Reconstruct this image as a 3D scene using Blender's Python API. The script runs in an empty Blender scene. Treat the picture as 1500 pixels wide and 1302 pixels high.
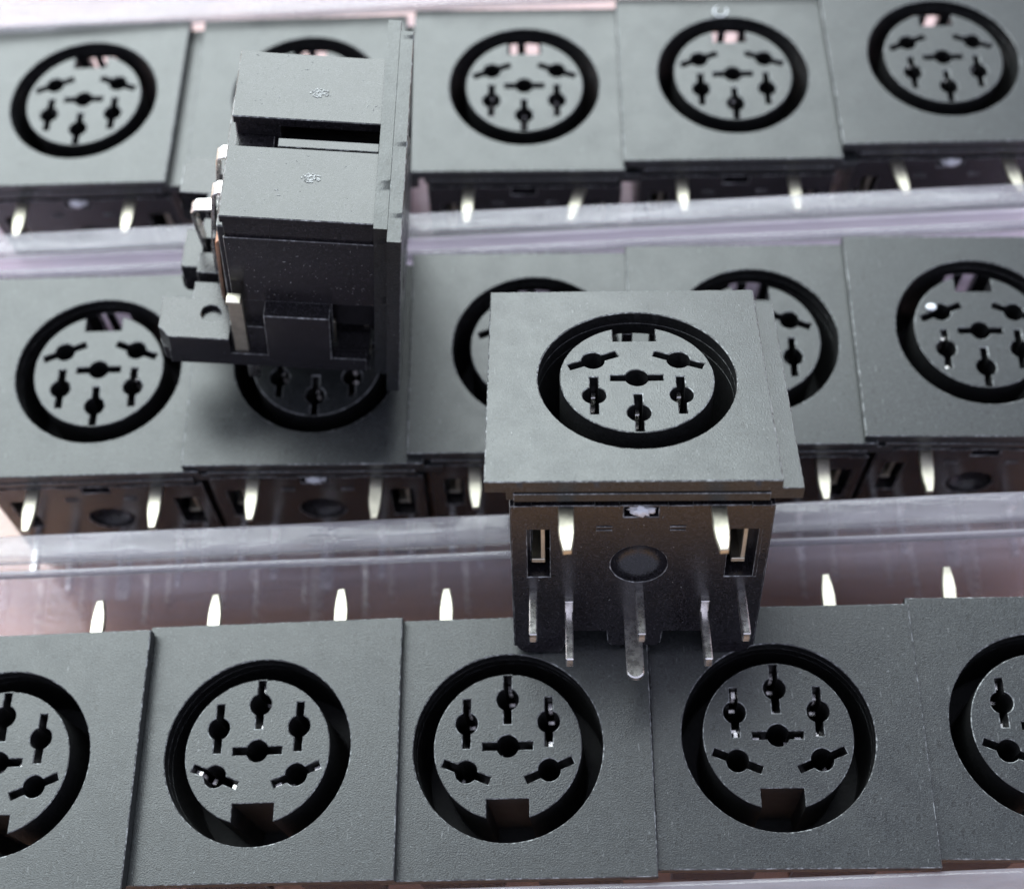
import bpy, bmesh, math, random
from mathutils import Vector, Matrix, noise
from mathutils.geometry import tessellate_polygon
random.seed(7)
R = math.radians
MM = 0.001
ZT = 19.6                       # table top lies this many mm under the faces of the packed sockets
scene = bpy.context.scene
C = scene.collection
def W(x, y, z): return Vector((x*MM, y*MM, (z+ZT)*MM))

# ------------------------------------------------------------------ camera
cam = bpy.data.cameras.new('camera'); co = bpy.data.objects.new('camera', cam); C.objects.link(co)
fw = Vector((-0.02842306, 0.46384658, -0.88545947)); rt = Vector((0.99871547, -0.02399473, -0.04462816)); up = Vector((0.04194698, 0.88559054, 0.46256875))
m = Matrix.Identity(4)
for i in range(3):
    m[i][0] = rt[i]; m[i][1] = up[i]; m[i][2] = -fw[i]
m.translation = W(0, 0, 103.12)
co.matrix_world = m
cam.sensor_fit = 'HORIZONTAL'; cam.sensor_width = 36; cam.lens = 36*2107.7/1500
cam.clip_start = 0.005; cam.clip_end = 20
cam.dof.use_dof = True; cam.dof.focus_distance = 0.1015; cam.dof.aperture_fstop = 27
scene.camera = co

# ------------------------------------------------------------------ light
world = bpy.data.worlds.new('World'); scene.world = world; world.use_nodes = True
bg = world.node_tree.nodes['Background']
bg.inputs[0].default_value = (0.75, 0.79, 1.0, 1); bg.inputs[1].default_value = 0.88
def area(name, loc, target, sx, sy, power, col):
    l = bpy.data.lights.new(name, 'AREA'); l.shape = 'RECTANGLE'; l.size = sx; l.size_y = sy; l.energy = power; l.color = col
    o = bpy.data.objects.new(name, l); C.objects.link(o); o.location = loc
    o.rotation_euler = (Vector(target)-Vector(loc)).to_track_quat('-Z', 'Y').to_euler()
    return o
area('window_light', (-0.40, 0.92, 0.88), (0, 0.06, 0), 1.7, 1.25, 62.0, (0.90, 1.0, 0.985))
vs = scene.view_settings
vs.view_transform = 'Standard'; vs.look = 'None'; vs.exposure = 0.12; vs.gamma = 1; vs.use_curve_mapping = False
scene.render.engine = 'CYCLES'
cy = scene.cycles
cy.max_bounces = 8; cy.transparent_max_bounces = 18; cy.glossy_bounces = 4; cy.diffuse_bounces = 3

# ------------------------------------------------------------------ materials
def mat(name):
    m = bpy.data.materials.new(name); m.use_nodes = True
    nt = m.node_tree; return m, nt, nt.nodes['Principled BSDF'], nt.nodes['Material Output']
def nn(nt, t, **k):
    n = nt.nodes.new(t)
    for a, v in k.items(): setattr(n, a, v)
    return n
def noise_tex(nt, scale, detail=4, rough=.6, coord=None):
    n = nn(nt, 'ShaderNodeTexNoise'); n.inputs['Scale'].default_value = scale; n.inputs['Detail'].default_value = detail; n.inputs['Roughness'].default_value = rough
    if coord is not None: nt.links.new(coord, n.inputs['Vector'])
    return n
def ramp(nt, src, stops):
    r = nn(nt, 'ShaderNodeValToRGB'); e = r.color_ramp.elements
    e[0].position, e[0].color = stops[0][0], (*stops[0][1], 1); e[1].position, e[1].color = stops[1][0], (*stops[1][1], 1)
    for p, c in stops[2:]:
        x = e.new(p); x.color = (*c, 1)
    nt.links.new(src, r.inputs[0]); return r
def plastic(name, base, rough, bump=.25, dust=.5, spec=.5):
    m, nt, b, out = mat(name); L = nt.links.new
    tc = nn(nt, 'ShaderNodeTexCoord').outputs['Object']
    oi = nn(nt, 'ShaderNodeObjectInfo')
    ad = nn(nt, 'ShaderNodeVectorMath', operation='ADD'); L(tc, ad.inputs[0])
    cv = nn(nt, 'ShaderNodeCombineXYZ'); L(oi.outputs['Random'], cv.inputs[0]); L(cv.outputs[0], ad.inputs[1])
    v = ad.outputs[0]
    n1 = noise_tex(nt, 9000, 1, .6, v); n2 = noise_tex(nt, 420, 3, .65, v)
    # pale scuffs and dust grains
    mp = nn(nt, 'ShaderNodeMapping'); mp.inputs['Scale'].default_value = (5200, 1100, 2600); mp.inputs['Rotation'].default_value = (0.3, 0.2, .9); L(v, mp.inputs[0])
    n3 = noise_tex(nt, 1, 1, .5, mp.outputs[0])
    sc = ramp(nt, n3.outputs[0], [(.70, (0, 0, 0)), (.80, (1, 1, 1))])
    n4 = noise_tex(nt, 3300, 1, .5, v); gr = ramp(nt, n4.outputs[0], [(.735, (0, 0, 0)), (.77, (1, 1, 1))])
    cl = ramp(nt, n2.outputs[0], [(.35, (.5, .5, .5)), (.7, (1, 1, 1))])
    mx = nn(nt, 'ShaderNodeMath', operation='MAXIMUM'); L(sc.outputs[0], mx.inputs[0]); L(gr.outputs[0], mx.inputs[1])
    ml = nn(nt, 'ShaderNodeMath', operation='MULTIPLY'); L(mx.outputs[0], ml.inputs[0]); L(cl.outputs[0], ml.inputs[1])
    m2 = nn(nt, 'ShaderNodeMath', operation='MULTIPLY'); L(ml.outputs[0], m2.inputs[0]); m2.inputs[1].default_value = dust
    mq = nn(nt, 'ShaderNodeMapping'); mq.inputs['Scale'].default_value = (1300, 6000, 3000); mq.inputs['Rotation'].default_value = (-.2, .1, .5); L(v, mq.inputs[0])
    n6 = noise_tex(nt, 1, 1, .6, mq.outputs[0])
    av = nn(nt, 'ShaderNodeMath', operation='MULTIPLY_ADD'); L(n6.outputs[0], av.inputs[0]); av.inputs[1].default_value = 1.0; L(n3.outputs[0], av.inputs[2])
    fb = ramp(nt, av.outputs[0], [(.82, tuple(c*.5 for c in base)), (1.0, base), ]); x = fb.color_ramp.elements.new(.999); x.color = (*[c*2.3 for c in base], 1)
    fb.color_ramp.elements[1].position = .93
    mc = nn(nt, 'ShaderNodeMix', data_type='RGBA'); L(fb.outputs[0], mc.inputs[6]); mc.inputs[7].default_value = (.32, .33, .34, 1); L(m2.outputs[0], mc.inputs[0])
    L(mc.outputs[2], b.inputs['Base Color'])
    mr = nn(nt, 'ShaderNodeMapRange'); mr.inputs[1].default_value = .3; mr.inputs[2].default_value = .7; mr.inputs[3].default_value = rough-.04; mr.inputs[4].default_value = rough+.05
    n7 = noise_tex(nt, 130, 2, .5, v); a7 = nn(nt, 'ShaderNodeMath', operation='MULTIPLY_ADD'); L(n7.outputs[0], a7.inputs[0]); a7.inputs[1].default_value = .3; L(n2.outputs[0], a7.inputs[2])
    s7 = nn(nt, 'ShaderNodeMath', operation='SUBTRACT'); L(a7.outputs[0], s7.inputs[0]); s7.inputs[1].default_value = .15
    L(s7.outputs[0], mr.inputs[0]); L(mr.outputs[0], b.inputs['Roughness'])
    bp = nn(nt, 'ShaderNodeBump'); bp.inputs['Strength'].default_value = bump; bp.inputs['Distance'].default_value = 0.00006
    L(n1.outputs[0], bp.inputs['Height']); L(bp.outputs[0], b.inputs['Normal'])
    b.inputs['IOR'].default_value = 1.5; b.inputs['Specular IOR Level'].default_value = spec
    return m
M_FACE = plastic('matte_black_plastic', (.0128, .0142, .0152), .33, .26, .22)
M_BASE = plastic('satin_black_plastic', (.011, .010, .012), .22, .15, .10)
M_IN = plastic('channel_shade_plastic', (.008, .008, .0085), .48, .1, .04, .32)  # blacker copy for channel walls, holes and floor: recess shade painted in
def pale_edge(name):
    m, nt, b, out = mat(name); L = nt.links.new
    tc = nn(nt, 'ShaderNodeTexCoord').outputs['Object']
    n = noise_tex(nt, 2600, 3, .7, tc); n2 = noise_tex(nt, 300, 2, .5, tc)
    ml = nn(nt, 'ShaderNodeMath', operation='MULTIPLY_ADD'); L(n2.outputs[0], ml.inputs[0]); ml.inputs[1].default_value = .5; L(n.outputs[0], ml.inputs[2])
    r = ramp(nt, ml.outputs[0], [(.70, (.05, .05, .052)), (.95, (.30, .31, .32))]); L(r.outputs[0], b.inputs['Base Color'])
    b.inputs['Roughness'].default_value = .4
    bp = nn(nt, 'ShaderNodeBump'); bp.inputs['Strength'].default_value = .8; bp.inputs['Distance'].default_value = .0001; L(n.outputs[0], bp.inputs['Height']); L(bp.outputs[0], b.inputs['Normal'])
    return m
M_EDGE = pale_edge('edge_highlight_and_scuffs')  # chamfer faces: bright edge highlights painted as pale colour, mixed with scuffing
def metal(name, col, rough, dirt=.0):
    m, nt, b, out = mat(name); L = nt.links.new
    tc = nn(nt, 'ShaderNodeTexCoord').outputs['Object']
    n = noise_tex(nt, 1500, 4, .6, tc)
    r = ramp(nt, n.outputs[0], [(.35, tuple(c*(1-dirt) for c in col)), (.65, col)])
    L(r.outputs[0], b.inputs['Base Color']); b.inputs['Metallic'].default_value = 1
    mr = nn(nt, 'ShaderNodeMapRange'); mr.inputs[3].default_value = rough-.07; mr.inputs[4].default_value = rough+.1
    L(n.outputs[0], mr.inputs[0]); L(mr.outputs[0], b.inputs['Roughness'])
    bp = nn(nt, 'ShaderNodeBump'); bp.inputs['Strength'].default_value = .15; bp.inputs['Distance'].default_value = 0.00005; L(n.outputs[0], bp.inputs['Height']); L(bp.outputs[0], b.inputs['Normal'])
    return m
M_TIN = metal('tin_plate', (.60, .565, .47), .42, .2)
M_PIN = metal('worn_tin_pin', (.95, .92, .90), .26, .4)
M_SHD = metal('dull_shield_steel', (.36, .34, .36), .42, .3)
M_COP = metal('bare_copper_edge', (.80, .52, .38), .35, .3)
def dustmat():
    m, nt, b, out = mat('white_lint'); b.inputs['Base Color'].default_value = (.72, .74, .78, 1); b.inputs['Roughness'].default_value = .8
    n = noise_tex(nt, 4000, 3); bp = nn(nt, 'ShaderNodeBump'); bp.inputs['Strength'].default_value = .5; bp.inputs['Distance'].default_value = .0001
    nt.links.new(n.outputs[0], bp.inputs['Height']); nt.links.new(bp.outputs[0], b.inputs['Normal']); return m
M_DUST = dustmat()
def tubemat(name, h0, h1):
    m, nt, b, out = mat(name); nt.nodes.remove(b); L = nt.links.new
    lw = nn(nt, 'ShaderNodeLayerWeight'); lw.inputs[0].default_value = .5
    p = nn(nt, 'ShaderNodeMath', operation='POWER'); L(lw.outputs['Facing'], p.inputs[0]); p.inputs[1].default_value = 5
    mr = nn(nt, 'ShaderNodeMapRange'); mr.inputs[3].default_value = .035; mr.inputs[4].default_value = 1; L(p.outputs[0], mr.inputs[0])
    tr = nn(nt, 'ShaderNodeBsdfTransparent'); tr.inputs[0].default_value = (.965, .955, .975, 1)
    df = nn(nt, 'ShaderNodeBsdfTranslucent'); df.inputs[0].default_value = (.82, .75, .86, 1)
    d2 = nn(nt, 'ShaderNodeBsdfDiffuse'); d2.inputs[0].default_value = (.82, .75, .86, 1)
    md = nn(nt, 'ShaderNodeMixShader'); L(df.outputs[0], md.inputs[1]); L(d2.outputs[0], md.inputs[2])
    tc = nn(nt, 'ShaderNodeTexCoord').outputs['Object']
    mp = nn(nt, 'ShaderNodeMapping'); mp.inputs['Scale'].default_value = (90, 700, 700); L(tc, mp.inputs[0])
    n = noise_tex(nt, 1, 2, .6, mp.outputs[0])
    hz = nn(nt, 'ShaderNodeMapRange'); hz.inputs[1].default_value = .35; hz.inputs[2].default_value = .75; hz.inputs[3].default_value = h0; hz.inputs[4].default_value = h1; L(n.outputs[0], hz.inputs[0])
    m1 = nn(nt, 'ShaderNodeMixShader'); L(hz.outputs[0], m1.inputs[0]); L(tr.outputs[0], m1.inputs[1]); L(md.outputs[0], m1.inputs[2])
    gl = nn(nt, 'ShaderNodeBsdfGlossy'); gl.inputs['Roughness'].default_value = .03
    n5 = noise_tex(nt, 160, 1, .5, tc); bp = nn(nt, 'ShaderNodeBump'); bp.inputs['Strength'].default_value = .25; bp.inputs['Distance'].default_value = .0004
    L(n5.outputs[0], bp.inputs['Height']); L(bp.outputs[0], gl.inputs['Normal'])
    m2 = nn(nt, 'ShaderNodeMixShader'); L(mr.outputs[0], m2.inputs[0]); L(m1.outputs[0], m2.inputs[1]); L(gl.outputs[0], m2.inputs[2])
    L(m2.outputs[0], out.inputs[0]); return m
M_TUBE = tubemat('clear_purple_plastic', .08, .22); M_TUBE2 = tubemat('frosted_purple_plastic', .5, .68)
def milky():
    m, nt, b, out = mat('milky_clear_plastic'); L = nt.links.new
    tc = nn(nt, 'ShaderNodeTexCoord').outputs['Object']
    mp = nn(nt, 'ShaderNodeMapping'); mp.inputs['Scale'].default_value = (120, 900, 900); L(tc, mp.inputs[0])
    n = noise_tex(nt, 1, 4, .6, mp.outputs[0])
    b.inputs['Base Color'].default_value = (.25, .235, .265, 1); b.inputs['Roughness'].default_value = .07; b.inputs['IOR'].default_value = 1.48
    bp = nn(nt, 'ShaderNodeBump'); bp.inputs['Strength'].default_value = .3; bp.inputs['Distance'].default_value = .0002; L(n.outputs[0], bp.inputs['Height']); L(bp.outputs[0], b.inputs['Normal'])
    mr = nn(nt, 'ShaderNodeMapRange'); mr.inputs[1].default_value = .3; mr.inputs[2].default_value = .7; mr.inputs[3].default_value = .28; mr.inputs[4].default_value = .6
    L(n.outputs[0], mr.inputs[0]); L(mr.outputs[0], b.inputs['Alpha'])
    return m
M_RIM = milky()
def wood():
    m, nt, b, out = mat('pale_wood_laminate'); L = nt.links.new
    tc = nn(nt, 'ShaderNodeTexCoord').outputs['Object']
    mp = nn(nt, 'ShaderNodeMapping'); mp.inputs['Scale'].default_value = (14, 130, 60); mp.inputs['Rotation'].default_value = (0, 0, .35); L(tc, mp.inputs[0])
    n = noise_tex(nt, 1.0, 8, .62, mp.outputs[0])
    r = ramp(nt, n.outputs[0], [(.3, (.52, .26, .10)), (.7, (.70, .40, .19))]); L(r.outputs[0], b.inputs['Base Color'])
    b.inputs['Roughness'].default_value = .42
    bp = nn(nt, 'ShaderNodeBump'); bp.inputs['Strength'].default_value = .2; bp.inputs['Distance'].default_value = .0003; L(n.outputs[0], bp.inputs['Height']); L(bp.outputs[0], b.inputs['Normal'])
    return m
M_WOOD = wood()

# ------------------------------------------------------------------ mesh helpers (all in mm, local u=right, v=away from the board, w=out of the face)
def area2(l): return .5*sum(l[i][0]*l[(i+1) % len(l)][1]-l[(i+1) % len(l)][0]*l[i][1] for i in range(len(l)))
def subdiv(l, step):
    o = []
    for i in range(len(l)):
        a, b = Vector(l[i]), Vector(l[(i+1) % len(l)]); n = max(1, round((b-a).length/step))
        for k in range(n): o.append(tuple(a.lerp(b, k/n)))
    return o
def inset(l, c, jit=0):
    o = []; n = len(l)
    for i in range(n):
        p0, p, p1 = Vector(l[i-1]), Vector(l[i]), Vector(l[(i+1) % n])
        d0 = (p-p0).normalized(); d1 = (p1-p).normalized()
        n0 = Vector((-d0.y, d0.x)); n1 = Vector((-d1.y, d1.x)); b = n0+n1
        if b.length < 1e-6: b = n0.copy()
        b.normalize(); k = c*(1+(random.uniform(-jit, jit) if jit else 0))/max(.5, b.dot(n0))
        o.append(tuple(p+b*k))
    return o
AX = {'w': lambda a, b, h: (a, b, h), 'v': lambda a, b, h: (a, h, -b), 'u': lambda a, b, h: (h, a, b)}
def prism(bm, loops, h0, h1, axis='w', c=.06, jit=0, step=None, back=True, cback=0, dark=99, capm=0):
    """extrude an outline with holes from h1 (top, chamfered) down to h0"""
    f = AX[axis]; L2 = []
    for i, l in enumerate(loops):
        l = [tuple(p) for p in l]
        if (area2(l) > 0) != (i == 0): l.reverse()
        if step: l = subdiv(l, step)
        L2.append(l)
    ins = [inset(l, c, jit) for l in L2]
    def cap(ls, h, flip):
        flat = [p for l in ls for p in l]
        vs_ = [bm.verts.new(Vector(f(p[0], p[1], h))*MM) for p in flat]
        for t in tessellate_polygon([[Vector((p[0], p[1], 0)) for p in l] for l in ls]):
            a, b, d = (flat[k] for k in t)
            if abs((b[0]-a[0])*(d[1]-a[1])-(d[0]-a[0])*(b[1]-a[1])) < 1e-9: continue
            ccw = (b[0]-a[0])*(d[1]-a[1])-(d[0]-a[0])*(b[1]-a[1]) > 0
            tt = t if ccw != flip else t[::-1]
            try: bm.faces.new([vs_[k] for k in tt]).material_index = capm
            except ValueError: pass
        out, k = [], 0
        for l in ls: out.append(vs_[k:k+len(l)]); k += len(l)
        return out
    top = cap(ins, h1, False)
    bot = cap([inset(l, cback) for l in L2] if cback else L2, h0, True) if back else [[bm.verts.new(Vector(f(p[0], p[1], h0))*MM) for p in l] for l in L2]
    for li, (l, tv, bv) in enumerate(zip(L2, top, bot)):
        first_ring = True
        rings = [tv, [bm.verts.new(Vector(f(p[0], p[1], h1-c))*MM) for p in l]]
        if cback: rings.append([bm.verts.new(Vector(f(p[0], p[1], h0+cback))*MM) for p in l])
        rings.append(bv); n = len(l)
        for ra, rb in zip(rings, rings[1:]):
            for i in range(n):
                j = (i+1) % n
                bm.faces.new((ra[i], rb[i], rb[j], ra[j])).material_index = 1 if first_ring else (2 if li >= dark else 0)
            first_ring = False
def box(bm, u0, u1, v0, v1, w0, w1, c=.06, seg=1):
    t = bmesh.new(); bmesh.ops.create_cube(t, size=1)
    for v in t.verts: v.co = Vector(((u0+u1)/2+v.co.x*(u1-u0), (v0+v1)/2+v.co.y*(v1-v0), (w0+w1)/2+v.co.z*(w1-w0)))*MM
    if c:
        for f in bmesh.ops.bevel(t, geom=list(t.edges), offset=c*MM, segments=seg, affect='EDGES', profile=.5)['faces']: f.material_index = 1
    add(bm, t)
def add(bm, t, mtx=None):
    if mtx: bmesh.ops.transform(t, matrix=mtx, verts=t.verts)
    me = bpy.data.meshes.new('tmp'); t.to_mesh(me); t.free(); bm.from_mesh(me); bpy.data.meshes.remove(me)
def rect(u0, u1, v0, v1): return [(u0, v0), (u1, v0), (u1, v1), (u0, v1)]
def circle(r, n=72, cx=0, cy=0, a0=0): return [(cx+r*math.cos(a0+2*math.pi*i/n), cy+r*math.sin(a0+2*math.pi*i/n)) for i in range(n)]
def mesh(name, bm, material, angle=32):
    bmesh.ops.remove_doubles(bm, verts=bm.verts, dist=1e-7)
    me = bpy.data.meshes.new(name); bm.to_mesh(me); bm.free()
    me.materials.append(material); me.materials.append(M_EDGE if material in (M_FACE, M_BASE) else material); me.materials.append(M_IN)
    for p in me.polygons: p.use_smooth = True
    me.set_sharp_from_angle(angle=R(angle))
    return me
RO, RI = 6.975, 5.42            # plug channel, outer and inner radius
KW, KV = 1.55, 3.85             # key slot half width and its inner end
U0, U1, V0, V1 = -10.5, 9.1, -9.95, 9.5

# --- front plate: two lapped layers with the round opening
def front_plate():
    bm = bmesh.new()
    prism(bm, [rect(U0, U1, V0, V1), circle(RO, 96)], -1.0, 0, 'w', .07, .5, .22, dark=1)
    t = bmesh.new()
    prism(t, [rect(-9.1, 10.6, V0+.25, V1-.45), circle(RO+.004, 96)], -2.0, -1.002, 'w', .05, .5, .3, dark=1)
    add(bm, t)
    # thin raised strip along the board side
    box(bm, -8.6, 8.4, -10.02, -9.5, -1.9, -1.15, .05)
    return mesh('front_plate', bm, M_FACE)
# --- core with six keyhole openings
PINS = [(0, 0, 0), (0, -3.5, 90), (-3.03, -1.75, 90), (3.03, -1.75, 90), (-3.03, 1.83, 22), (3.03, 1.83, -22)]
def keyhole(cx, cy, ang, r=.84, hl=1.86, hw=.30):
    a = math.asin(hw/r); pts = []
    for s in (0, 1):
        b = math.pi*s
        loc = [(hl, -hw), (hl, hw)]
        arc = [(r*math.cos(a+(math.pi-2*a)*k/12), r*math.sin(a+(math.pi-2*a)*k/12)) for k in range(13)]
        for p in loc+arc: pts.append((p[0]*math.cos(b)-p[1]*math.sin(b), p[0]*math.sin(b)+p[1]*math.cos(b)))
    q = R(ang)
    return [(cx+p[0]*math.cos(q)-p[1]*math.sin(q), cy+p[0]*math.sin(q)+p[1]*math.cos(q)) for p in pts]
def core():
    bm = bmesh.new()
    a = math.asin(KW/RI); n = 84
    o = [(RI*math.cos(t), RI*math.sin(t)) for t in [math.pi/2+a+(2*math.pi-2*a)*k/n for k in range(n+1)]]
    o += [(KW, KV), (-KW, KV)]
    prism(bm, [o]+[keyhole(*p) for p in PINS], -9.4, -.03, 'w', .06, .25, dark=0)
    return mesh('socket_core', bm, M_FACE)
# --- rear body
def rear_body():
    bm = bmesh.new()
    a = math.asin(1.5/RO); n = 90
    arc = [(RO*math.cos(t), RO*math.sin(t)) for t in [math.pi/2-a-(2*math.pi-2*a)*k/n for k in range(n+1)]]
    # C-shaped shell round the channel, open at the key
    out = [(-1.6, 7.1), (-7.45, 7.1), (-7.45, -2.6), (-6.62, -2.6), (-5.95, -4.0), (-5.95, -7.6), (5.95, -7.6), (5.95, -4.0), (6.62, -2.6), (7.45, -2.6), (7.45, 7.1), (1.6, 7.1)]
    prism(bm, [out+arc], -9.45, -2.004, 'w', .02, dark=0)
    prism(bm, [[(-1.6, 7.1), (-7.45, 7.1), (-7.45, -7.6), (7.45, -7.6), (7.45, 7.1), (1.6, 7.1), (1.6, 5.2), (-1.6, 5.2)]], -12.75, -9.47, 'w', .02, cback=.1, capm=2)
    for s in (-1, 1):
        # top flats with their undercut, and the proud lower cheek
        u = sorted((s*1.36, s*7.78)); box(bm, u[0], u[1], 7.02, 7.8, -12.85, -2.003, .07, 1)
        u = sorted((s*7.40, s*7.66)); box(bm, u[0], u[1], -2.5, 5.2, -12.8, -2.003, .07, 1); box(bm, u[0], u[1], -7.5, -2.4, -12.7, -5.3, .05)
    box(bm, -1.59, 1.59, 5.0, 5.6, -12.8, -9.9, .06)
    for f in bm.faces:
        c = f.calc_center_median()
        if f.material_index == 2 and math.hypot(c.x, c.y) > 7.0*MM: f.material_index = 0
    # closed back with a stepped carrier
    box(bm, -6.2, 6.2, -6.0, 4.6, -13.5, -12.7, .1)
    return mesh('rear_body', bm, M_BASE)
# --- board side: plate, rear block, cheeks
HOLE = [(-7.75, -6.2), (6.05, 8.2)]
def base_plate():
    bm = bmesh.new()
    # outline in (u, -w): prism axis v takes b -> -w, so b = -w
    o = [(-8.85, 2.55), (8.85, 2.55), (8.85, 17.8), (8.5, 18.6), (7.9, 18.9), (5.4, 18.9), (5.1, 17.9), (4.95, 16.3), (2.05, 16.3), (1.95, 17.7), (1.6, 18.05),
         (-1.6, 18.05), (-1.95, 17.7), (-2.05, 16.3), (-4.95, 16.3), (-5.1, 17.9), (-5.4, 18.9), (-7.9, 18.9), (-8.5, 18.6), (-8.85, 17.8)]
    holes = [rect(HOLE[0][0], HOLE[0][1], 5.0, 10.0), rect(HOLE[1][0], HOLE[1][1], 5.0, 10.0), circle(1.98, 48, 0, 8.65), rect(-1.2, 1.1, 2.75, 3.7)]
    t = bmesh.new(); prism(t, [o]+holes, 8.2, 9.8, 'w', .06, .6, .3)
    # map (a,b,h) -> (u=a, v=-h, w=-b)
    add(bm, t, Matrix(((1, 0, 0, 0), (0, 0, -1, 0), (0, -1, 0, 0), (0, 0, 0, 1))))
    # bowl
    t = bmesh.new(); n = 40; rows = []
    for k in range(9):
        f = k/8; r = 1.99*math.cos(f*math.pi/2*.98); d = 1.5*math.sin(f*math.pi/2)
        rows.append([t.verts.new(Vector((r*math.cos(2*math.pi*i/n), -9.74+d, -8.65+r*math.sin(2*math.pi*i/n)))*MM) for i in range(n)])
    for a, b in zip(rows, rows[1:]):
        for i in range(n): t.faces.new((a[i], a[(i+1) % n], b[(i+1) % n], b[i]))
    t.faces.new(rows[-1]); bmesh.ops.recalc_face_normals(t, faces=t.faces)
    bmesh.ops.reverse_faces(t, faces=t.faces) if t.faces[0].normal.y > 0 else None
    add(bm, t)
    # rear block carrying the terminals
    for s in (-1, 1):
        u = sorted((s*5.2, s*8.95)); t = bmesh.new()
        lo = [(u[0], 13.3), (u[1], 13.3), (u[1], 17.9), (u[1]-.9*(s > 0), 18.8), (u[0]+.9*(s < 0), 18.8), (u[0], 17.9)]
        hole = [circle(.8, 24, s*6.6, 14.9)]
        prism(t, [lo]+hole, 6.1-2.3, 6.1, 'w', .06, .4, .5)
        # (a,b,h): u=a, w=-b, v = -12.2+h -> top at v=-6.1
        add(bm, t, Matrix(((1, 0, 0, 0), (0, 0, 1, -12.2*MM), (0, -1, 0, 0), (0, 0, 0, 1))))
        box(bm, s*6.6-.9, s*6.6+.9, -8, -6.65, -15.8, -14.0, .02)
        # side rib with a shallow top, strip and front post
        u = sorted((s*7.5, s*8.98)); box(bm, u[0], u[1], -8.3, -2.6, -10.4, -5.4, .08)
        u = sorted((s*8.0, s*8.9)); box(bm, u[0], u[1], -9.78, -8.1, -18.1, -2.7, .04)
        u = sorted((s*7.6, s*8.3)); box(bm, u[0], u[1], -8.3, -5.1, -13.2, -10.3, .05)
    for u0, u1 in ((-5.3, -3.6), (-2.7, -.7), (.7, 2.7), (3.6, 5.3)):
        box(bm, u0, u1, -8.3, -6.15, -16.5, -12.7, .06)
    box(bm, -5.3, 5.3, -8.3, -7.3, -16.4, -12.7, .05)
    box(bm, -1.9, 1.9, -8.4, -6.6, -17.9, -16.3, .08)
    # rear uprights that hold the contacts
    for u in (-3.1, 3.1, 0): box(bm, u-.45, u+.45, -7, -.5, -14.6, -13.2, .08)
    # mould marks
    for s in (-1, 1):
        for dw in (-.18, .18): box(bm, s*2.5-.55, s*2.5+.55, -9.9, -9.7, -4.85+dw-.09, -4.85+dw+.09, .05)
    # ragged moulding flash beside the front plate
    for u0, u1 in ((-8.6, -7.4), (-3.2, -1.5), (1.7, 3.4), (7.3, 8.6)): box(bm, u0, u1, -9.93, -9.5, -2.75, -2.45, .04)
    return mesh('base_plate', bm, M_BASE)
def shield_pin():
    bm = bmesh.new()
    o = [(-.53, -6.0), (.53, -6.0), (.53, -11.9), (.46, -12.6), (.30, -13.55), (-.24, -13.6), (-.44, -12.6), (-.53, -11.9)]
    prism(bm, [o], -3.1, -2.62, 'w', .07, cback=.05)
    return mesh('shield_pin', bm, M_TIN)
def terminal(l=13.2, top=0):
    bm = bmesh.new(); box(bm, -.28, .28, -l, -7.0, -.95, 0, .08)
    if top: box(bm, -.31, .31, -10.3, -9.5, -.1, 1.1, .04)
    return mesh('terminal_pin', bm, M_PIN)
def centre_pin():
    bm = bmesh.new()
    o = [(.62, -7), (-.62, -7)]+[(.62*math.cos(t), -14.3+.62*math.sin(t)) for t in [math.pi+math.pi*k/14 for k in range(15)]]
    prism(bm, [o], -.4, 0, 'w', .09, cback=.05)
    return mesh('centre_pin', bm, M_PIN)
def hole_contact():
    bm = bmesh.new()
    for s in (-1, 1):
        a = sorted((s*1.25, s*1.82)); box(bm, a[0], a[1], -.16, .22, -7, -1.5, .05)
        a = sorted((s*.62, s*.95)); box(bm, a[0], a[1], -.26, .26, -7, -3.2, .05)
    return mesh('hole_contact', bm, M_PIN)
def bent_strip(bm, path, w2, th):
    """metal strip of width 2*w2 (along u) following (v, w) points"""
    rows = []
    for i, (v, w) in enumerate(path):
        a = Vector(path[max(0, i-1)]); b = Vector(path[min(len(path)-1, i+1)]); d = (b-a).normalized(); nrm = Vector((-d.y, d.x))*th/2
        p = Vector((v, w))
        rows.append([bm.verts.new(Vector((x, q.x, q.y))*MM) for x, q in ((-w2, p-nrm), (w2, p-nrm), (w2, p+nrm), (-w2, p+nrm))])
    for a, b in zip(rows, rows[1:]):
        for i in range(4): bm.faces.new((a[i], a[(i+1) % 4], b[(i+1) % 4], b[i]))
    bm.faces.new(rows[0]); bm.faces.new(rows[-1][::-1]); bmesh.ops.recalc_face_normals(bm, faces=bm.faces)
def rear_contact(kind):
    bm = bmesh.new()
    if kind == 0: bent_strip(bm, [(3.2, -12.6), (3.3, -13.9), (3.0, -14.3), (1.0, -14.5), (-3.0, -14.9), (-7.3, -15.0)], .6, .3)
    elif kind == 2: bent_strip(bm, [(-7.0, -16.2), (-4.0, -16.6), (-2.2, -16.7), (-1.9, -16.4), (-1.7, -14.9), (-2.0, -13.2)], .55, .3)
    else: bent_strip(bm, [(1.2, -12.6), (1.3, -13.6), (1.0, -13.9), (-2.0, -14.0), (-7.5, -14.1)], .62, .3)
    bmesh.ops.bevel(bm, geom=list(bm.edges), offset=.04*MM, segments=1, affect='EDGES')
    return mesh('rear_contact', bm, M_COP if kind == 1 else M_PIN)
def side_contact():
    bm = bmesh.new(); t = bmesh.new()
    box(t, -.16, .16, -8.6, -.7, -13.0, -11.9, .06)
    add(bm, t); box(bm, -.75, .16, -1.05, -.7, -13.0, -11.9, .06)
    return mesh('side_contact', bm, M_TIN)
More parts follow.
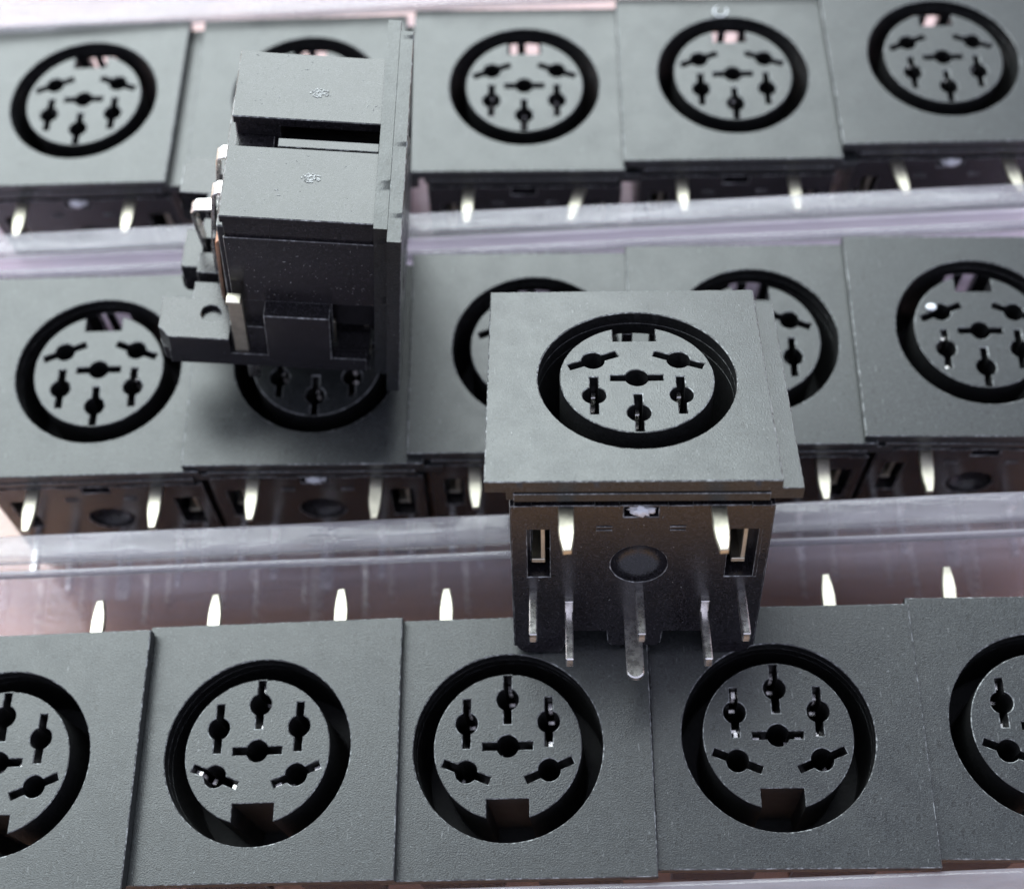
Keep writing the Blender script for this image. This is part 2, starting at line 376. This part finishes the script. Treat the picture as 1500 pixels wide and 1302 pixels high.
def inner_blade():
    bm = bmesh.new(); box(bm, -.5, .5, -9.0, -5.6, -9.4, -9.0, .05); box(bm, .15, .5, -8.9, -6, -9.4, -5.2, .05)
    return mesh('inner_blade', bm, M_TIN)
def glue():
    bm = bmesh.new(); bmesh.ops.create_icosphere(bm, subdivisions=3, radius=1)
    for v in bm.verts:
        k = .9+.55*noise.noise(v.co*2.3)+.45*noise.noise(v.co*5.3)
        v.co = Vector((v.co.x*.85*k, -9.72+v.co.y*.4*k, -3.1+v.co.z*.45*k))*MM
    return mesh('sealant_blob', bm, M_DUST, 180)
def inner_ledge():
    bm = bmesh.new(); box(bm, -.7, .1, 6.99, 7.15, -9.4, -2.1, .05)
    return mesh('inner_ledge', bm, M_BASE)
def gate_mark():
    bm = bmesh.new()
    for k in range(70):
        t = bmesh.new(); bmesh.ops.create_icosphere(t, subdivisions=1, radius=.085)
        a, r = random.uniform(0, 6.28), random.uniform(0, 1)**.6
        for v in t.verts: v.co = Vector((v.co.x*random.uniform(.5, 1.1)+r*.42*math.cos(a), v.co.y*.35, v.co.z*random.uniform(.5, 1.1)+r*.72*math.sin(a)))*MM
        add(bm, t)
    return mesh('gate_mark', bm, M_GATE)
M_GATE = plastic('torn_plastic', (.20, .205, .205), .5, .6, .9)
ME = dict(front_plate=front_plate(), socket_core=core(), rear_body=rear_body(), base_plate=base_plate(), shield_pin=shield_pin(), term=terminal(13.7), termc=terminal(14.5, 1),
          centre_pin=centre_pin(), hole_contact=hole_contact(), rc0=rear_contact(0), rc1=rear_contact(1), rc2=rear_contact(2), side=side_contact(), blade=inner_blade(), glue=glue(), tab=inner_ledge(), gate=gate_mark())
BACK = 13.0                    # the Empty stands at the back of the housing, this far behind the face
def part(name, me, parent, loc=(0, 0, 0), rot=None):
    o = bpy.data.objects.new(name, me); C.objects.link(o); o.parent = parent
    o.location = Vector((loc[0], loc[1], loc[2]+BACK))*MM
    if rot: o.rotation_euler = rot
    return o
def make_socket():
    e = bpy.data.objects.new('din_socket', None); C.objects.link(e); e.empty_display_size = .005
    part('front_plate', ME['front_plate'], e)
    core_ = part('socket_core', ME['socket_core'], e)
    for (x, y, a) in PINS:
        q = bpy.data.objects.new('hole_contact', ME['hole_contact']); C.objects.link(q); q.parent = core_; q.location = Vector((x, y, 0))*MM; q.rotation_euler = (0, 0, R(a))
    part('rear_body', ME['rear_body'], e); part('base_plate', ME['base_plate'], e)
    for s in (-1, 1):
        part('shield_pin', ME['shield_pin'], e, (s*5.1, 0, 0)); part('terminal_pin', ME['term'], e, (s*7.4, 0, -11.5))
        part('terminal_pin', ME['termc'], e, (s*4.85, 0, -13.3)); part('rear_contact', ME['rc1'], e, (s*4.45, 0, 0))
        part('rear_contact', ME['rc0'], e, (s*1.7, 0, 0)); part('side_contact', ME['side'], e, (s*8.45, 0, 0), None if s < 0 else (0, 0, 0))
        part('inner_blade', ME['blade'], e, (s*7.0, 0, 0)); part('gate_mark', ME['gate'], e, (s*4.0, 7.83, -6.7))
    part('terminal_pin', ME['term'], e, (.15, 0, -11.5)); part('terminal_pin', ME['centre_pin'], e, (-.2, 0, -14.9))
    part('inner_ledge', ME['tab'], e); part('sealant_blob', ME['glue'], e); part('rear_contact', ME['rc2'], e, (.6, 0, 0))
    return e
def copy_tree(o, parent=None):
    c = o.copy(); C.objects.link(c); c.parent = parent
    for ch in o.children: copy_tree(ch, c)
    return c
proto = make_socket(); first = [True]
def place(M3, T, label, group=None, blob=True, lean=(0, 0)):
    """M3: 3x3 rotation (columns u, v, w), T: face centre in mm"""
    if first[0]: o = proto; first[0] = False
    else: o = copy_tree(proto)
    M4 = M3.to_4x4(); M4.translation = W(*T)+M3 @ Vector((0, 0, -BACK*MM)); o.matrix_world = M4
    k = 0
    for ch in (list(o.children) if o is not proto else []):
        if ch.name.startswith('shield_pin'):
            a = lean[k]+random.uniform(-2, 2); k += 1; c0 = Vector((ch.location.x, -9.8*MM, ch.location.z)); rot = Matrix.Rotation(R(a), 3, 'Z')
            ch.rotation_euler = (0, 0, R(a)); ch.location = c0+rot @ (ch.location-c0)
        elif ch.name.startswith('sealant_blob') and not blob: bpy.data.objects.remove(ch)
        elif ch.name.startswith('socket_core'):
            for q in ch.children: q.location.z += random.uniform(-1.6, .9)*MM; q.rotation_euler.z += random.choice((0, math.pi))
        elif ch.name.startswith('terminal_pin'): ch.rotation_euler = (0, 0, R(random.uniform(-.5, .5)))
    o['label'] = label; o['category'] = 'socket'
    if group: o['group'] = group
    return o

# ------------------------------------------------------------------ the setting: table
bm = bmesh.new(); box(bm, -420, 420, -170, 640, -25, 0, 1.0, 2)
tb = bpy.data.objects.new('table_top', mesh('table_top', bm, M_WOOD)); C.objects.link(tb); tb['kind'] = 'structure'

# ------------------------------------------------------------------ clear tubes
def extrude_x(name, loop, material, X0=-95, X1=95, NX=40, seed=0):
    bm = bmesh.new(); rings = []
    for k in range(NX+1):
        x = X0+(X1-X0)*k/NX; sag = .10*noise.noise(Vector((x*.045, seed, 0)))
        rings.append([bm.verts.new(Vector((x, p[0]+sag, p[1]+sag*.5))*MM) for p in loop])
    n = len(loop)
    for a, b in zip(rings, rings[1:]):
        for i in range(n): bm.faces.new((a[i], a[(i+1) % n], b[(i+1) % n], b[i]))
    bm.faces.new(rings[0]); bm.faces.new(rings[-1])
    bmesh.ops.recalc_face_normals(bm, faces=bm.faces)
    return mesh(name, bm, material, 50)
def tube(y0, y1, label, rim0, rim1, z1=.35, z0=-19.55, th=.5, dy=0, wall=None):
    """open-topped channel of clear plastic with a thick milky rim along each upper edge"""
    yc = (y0+y1)/2; r = 1.0; h = th/2
    a0, a1, b0, b1 = y0-yc+h, y1-yc-h, h, z1-z0-.95
    def arc(cx, cy, rr, s, e, n=6): return [(cx+rr*math.cos(R(s+(e-s)*k/n)), cy+rr*math.sin(R(s+(e-s)*k/n))) for k in range(n+1)]
    path = [(a0, b1)]+arc(a0+r, b0+r, r, 180, 270)+arc(a1-r, b0+r, r, 270, 360)+[(a1, b1)]
    L, Q = [], []
    for i, p in enumerate(path):
        d = (Vector(path[min(i+1, len(path)-1)])-Vector(path[max(i-1, 0)])).normalized(); nrm = Vector((d.y, -d.x))
        L.append(Vector(p)+nrm*h); Q.append(Vector(p)-nrm*h)
    root = bpy.data.objects.new('packing_channel', None); C.objects.link(root); root.location = W(0, yc, z0); root.rotation_euler = (0, 0, dy)
    w = bpy.data.objects.new('wall', extrude_x('wall', L+Q[::-1], wall or M_TUBE, seed=y0)); C.objects.link(w); w.parent = root
    for ya, yb in ((y0-yc, y0-yc+rim0), (y1-yc-rim1, y1-yc)):
        t, q = z1-z0, .38; bt = t-.94
        lp = arc(yb-q, t-q, q, 0, 90, 4)+arc(ya+q, t-q, q, 90, 180, 4)+arc(ya+q, bt+q, q, 180, 270, 4)+arc(yb-q, bt+q, q, 270, 360, 4)
        o = bpy.data.objects.new('rim', extrude_x('rim', lp, M_RIM, seed=ya)); C.objects.link(o); o.parent = root
    root['label'] = label; root['category'] = 'plastic channel'; root['group'] = 'clear packing channels lying side by side'
    return root
tube(17.4, 44.9, 'clear plastic channel in front, holding the nearest row of sockets', 1.95, .6, z1=0.0, dy=R(.1))
tube(45.4, 73.6, 'middle clear plastic channel, between the front and the back one', 2.4, .9, dy=R(.2))
tube(74.5, 105.6, 'clear plastic channel at the back, holding the farthest row of sockets', 2.4, 4.5, z1=1.05, dy=R(.2), wall=M_TUBE2)

# ------------------------------------------------------------------ the two loose sockets
M1 = Matrix(((0.999, 0.022, 0.027), (-0.029, 0.957, 0.290), (-0.020, -0.290, 0.957)))
M2 = Matrix(((0.034, 0.121, 0.992), (0.999, 0.025, -0.038), (-0.030, 0.992, -0.120)))
def ortho(M):
    q = M.to_quaternion(); return q.to_matrix()
place(ortho(M1), (6.08, 50.80, 15.50), 'loose black socket lying face up on the tubes, silver pins towards the viewer')
place(ortho(M2), (-10.51, 68.0, 13.36), 'loose black socket standing on its pins on the tubes, seen from the side')

# ------------------------------------------------------------------ sockets packed in the tubes
ORD = ['leftmost', 'second from the left', 'third from the left', 'second from the right', 'rightmost']
BLOBS = {('sockets in the back tube', 0), ('sockets in the back tube', 4), ('sockets in the middle tube', 1)}; LEAN = {('sockets in the back tube', 2): (-1, -14), ('sockets in the back tube', 3): (2, 0), ('sockets in the middle tube', 0): (-4, 0), ('sockets in the back tube', 4): (4, 5)}
def row(xs, ys, flip, yaws, rolls, zs, text, group):
    for i, x in enumerate(xs):
        M = Matrix.Rotation(R(yaws[i]+(180 if flip else 0)), 3, 'Z') @ Matrix.Rotation(R(rolls[i]), 3, 'Y')
        place(M, (x, ys[i], zs[i]), text % ORD[i], group, (group, i) in BLOBS, LEAN.get((group, i), (0, 0)))
row([-41.91, -22.67, -4.23, 15.43, 34.84], [29.35, 29.6, 29.25, 29.3, 29.3], True, [-1.0, -1.2, -1.3, -1.7, -2.2], [3.0, 3.3, 2.9, 1.4, 1.6], [0, -.1, 0, .1, .1],
    'black square socket, %s in the front row, pins pointing away', 'sockets in the front tube')
row([-38.06, -19.51, -1.12, 17.21, 35.82], [62.8, 62.9, 63.1, 63.0, 62.8], False, [.3, -.8, -1.0, -1.4, -1.9], [2.2, 2.4, 2.2, 1.6, 2.0], [0, 0, .1, 0, .1],
    'black square socket, %s in the middle row', 'sockets in the middle tube')
row([-42.70, -21.6, -1.26, 18.09, 37.55], [92.4, 91.9, 91.6, 91.7, 92.5], False, [-2.4, -1.2, -1.6, -1.0, -.2], [-1.2, .6, 1.6, 1.8, 2.2], [.2, 0, 0, .1, .1],
    'black square socket, %s in the far back row', 'sockets in the back tube')


# ------------------------------------------------------------------ lint and dust lying on the parts
def fibre(pts, rad, label, z):
    bm = bmesh.new(); rings = []
    P = [W(x, y, z+h) for x, y, h in pts]
    for i, p in enumerate(P):
        d = (P[min(i+1, len(P)-1)]-P[max(i-1, 0)]).normalized(); a = d.orthogonal().normalized(); b = d.cross(a)
        rings.append([bm.verts.new(p-P[0]+(a*math.cos(t)+b*math.sin(t))*rad*MM) for t in (0, 1.05, 2.1, 3.14, 4.2, 5.25)])
    for a, b in zip(rings, rings[1:]):
        for i in range(6): bm.faces.new((a[i], a[(i+1) % 6], b[(i+1) % 6], b[i]))
    bm.faces.new(rings[0][::-1]); bm.faces.new(rings[-1])
    o = bpy.data.objects.new('lint_fibre', mesh('lint_fibre', bm, M_DUST, 180)); C.objects.link(o); o.location = P[0]; o['label'] = label; o['category'] = 'lint'
fibre([(18.0+.75*math.cos(t)-.1*t, 99.0+.75*math.sin(t), .1+.05*t) for t in [2.2+4.2*k/16 for k in range(17)]], .07, 'curled white lint fibre on the far rim of a back row socket', .35)
bm = bmesh.new(); bmesh.ops.create_icosphere(bm, subdivisions=3, radius=1)
for v in bm.verts:
    k = 1+.25*noise.noise(v.co*2.7); v.co = Vector((v.co.x*.44*k, v.co.y*.34*k, v.co.z*.2*k))*MM
fl = bpy.data.objects.new('dust_flake', mesh('dust_flake', bm, M_DUST, 180)); C.objects.link(fl); fl.location = W(32.05, 65.1, .35)
fl['label'] = 'round white dust flake at an upper left hole, rightmost middle row socket'; fl['category'] = 'dust'
# fine dust over the two loose parts and the front row: nobody could count it
bm = bmesh.new()
def speck(p, n, r):
    t = bmesh.new(); bmesh.ops.create_icosphere(t, subdivisions=1, radius=1)
    a = random.uniform(0, 3.14); el = random.choice((1, 1, 1.4, 4))
    q = Matrix.Translation(p) @ n.to_track_quat('Z', 'Y').to_matrix().to_4x4() @ Matrix.Rotation(a, 4, 'Z') @ Matrix.Diagonal((r*el, r, r*.5, 1))
    add(bm, t, q)
Q1, Q2 = ortho(M1), ortho(M2)
for _ in range(60):
    u, v = random.uniform(-10.2, 10.4), random.uniform(-9.7, 9.2)
    if math.hypot(u, v) > 7.1: speck(W(6.08, 50.80, 15.50)+Q1 @ (Vector((u, v, .01 if u < 9 else -.99))*MM), Q1.col[2], random.uniform(.015, .04)*MM)
for _ in range(60):
    u, w = random.uniform(-8.6, 8.6), random.uniform(-16, -3)
    if math.hypot(u, w+8.65) > 2.2 and not (5.9 < abs(u) < 8.4 and -10.2 < w < -4.8): speck(W(6.08, 50.80, 15.50)+Q1 @ (Vector((u, -9.81, w))*MM), -Q1.col[1], random.uniform(.012, .035)*MM)
for _ in range(90):
    u, w = random.uniform(1.8, 7.6)*random.choice((-1, 1)), random.uniform(-12.6, -2.2)
    speck(W(-10.51, 68.0, 13.36)+Q2 @ (Vector((u, 7.81, w))*MM), Q2.col[1], random.uniform(.012, .04)*MM)
for _ in range(120):
    v, w = random.uniform(-2.4, 5.1), random.uniform(-12.6, -2.2)
    speck(W(-10.51, 68.0, 13.36)+Q2 @ (Vector((-7.67, v, w))*MM), -Q2.col[0], random.uniform(.012, .035)*MM)
du = bpy.data.objects.new('dust', mesh('dust', bm, M_GATE, 180)); C.objects.link(du); du['kind'] = 'stuff'; du['label'] = 'fine pale dust specks clinging to the two loose sockets'; du['category'] = 'dust'
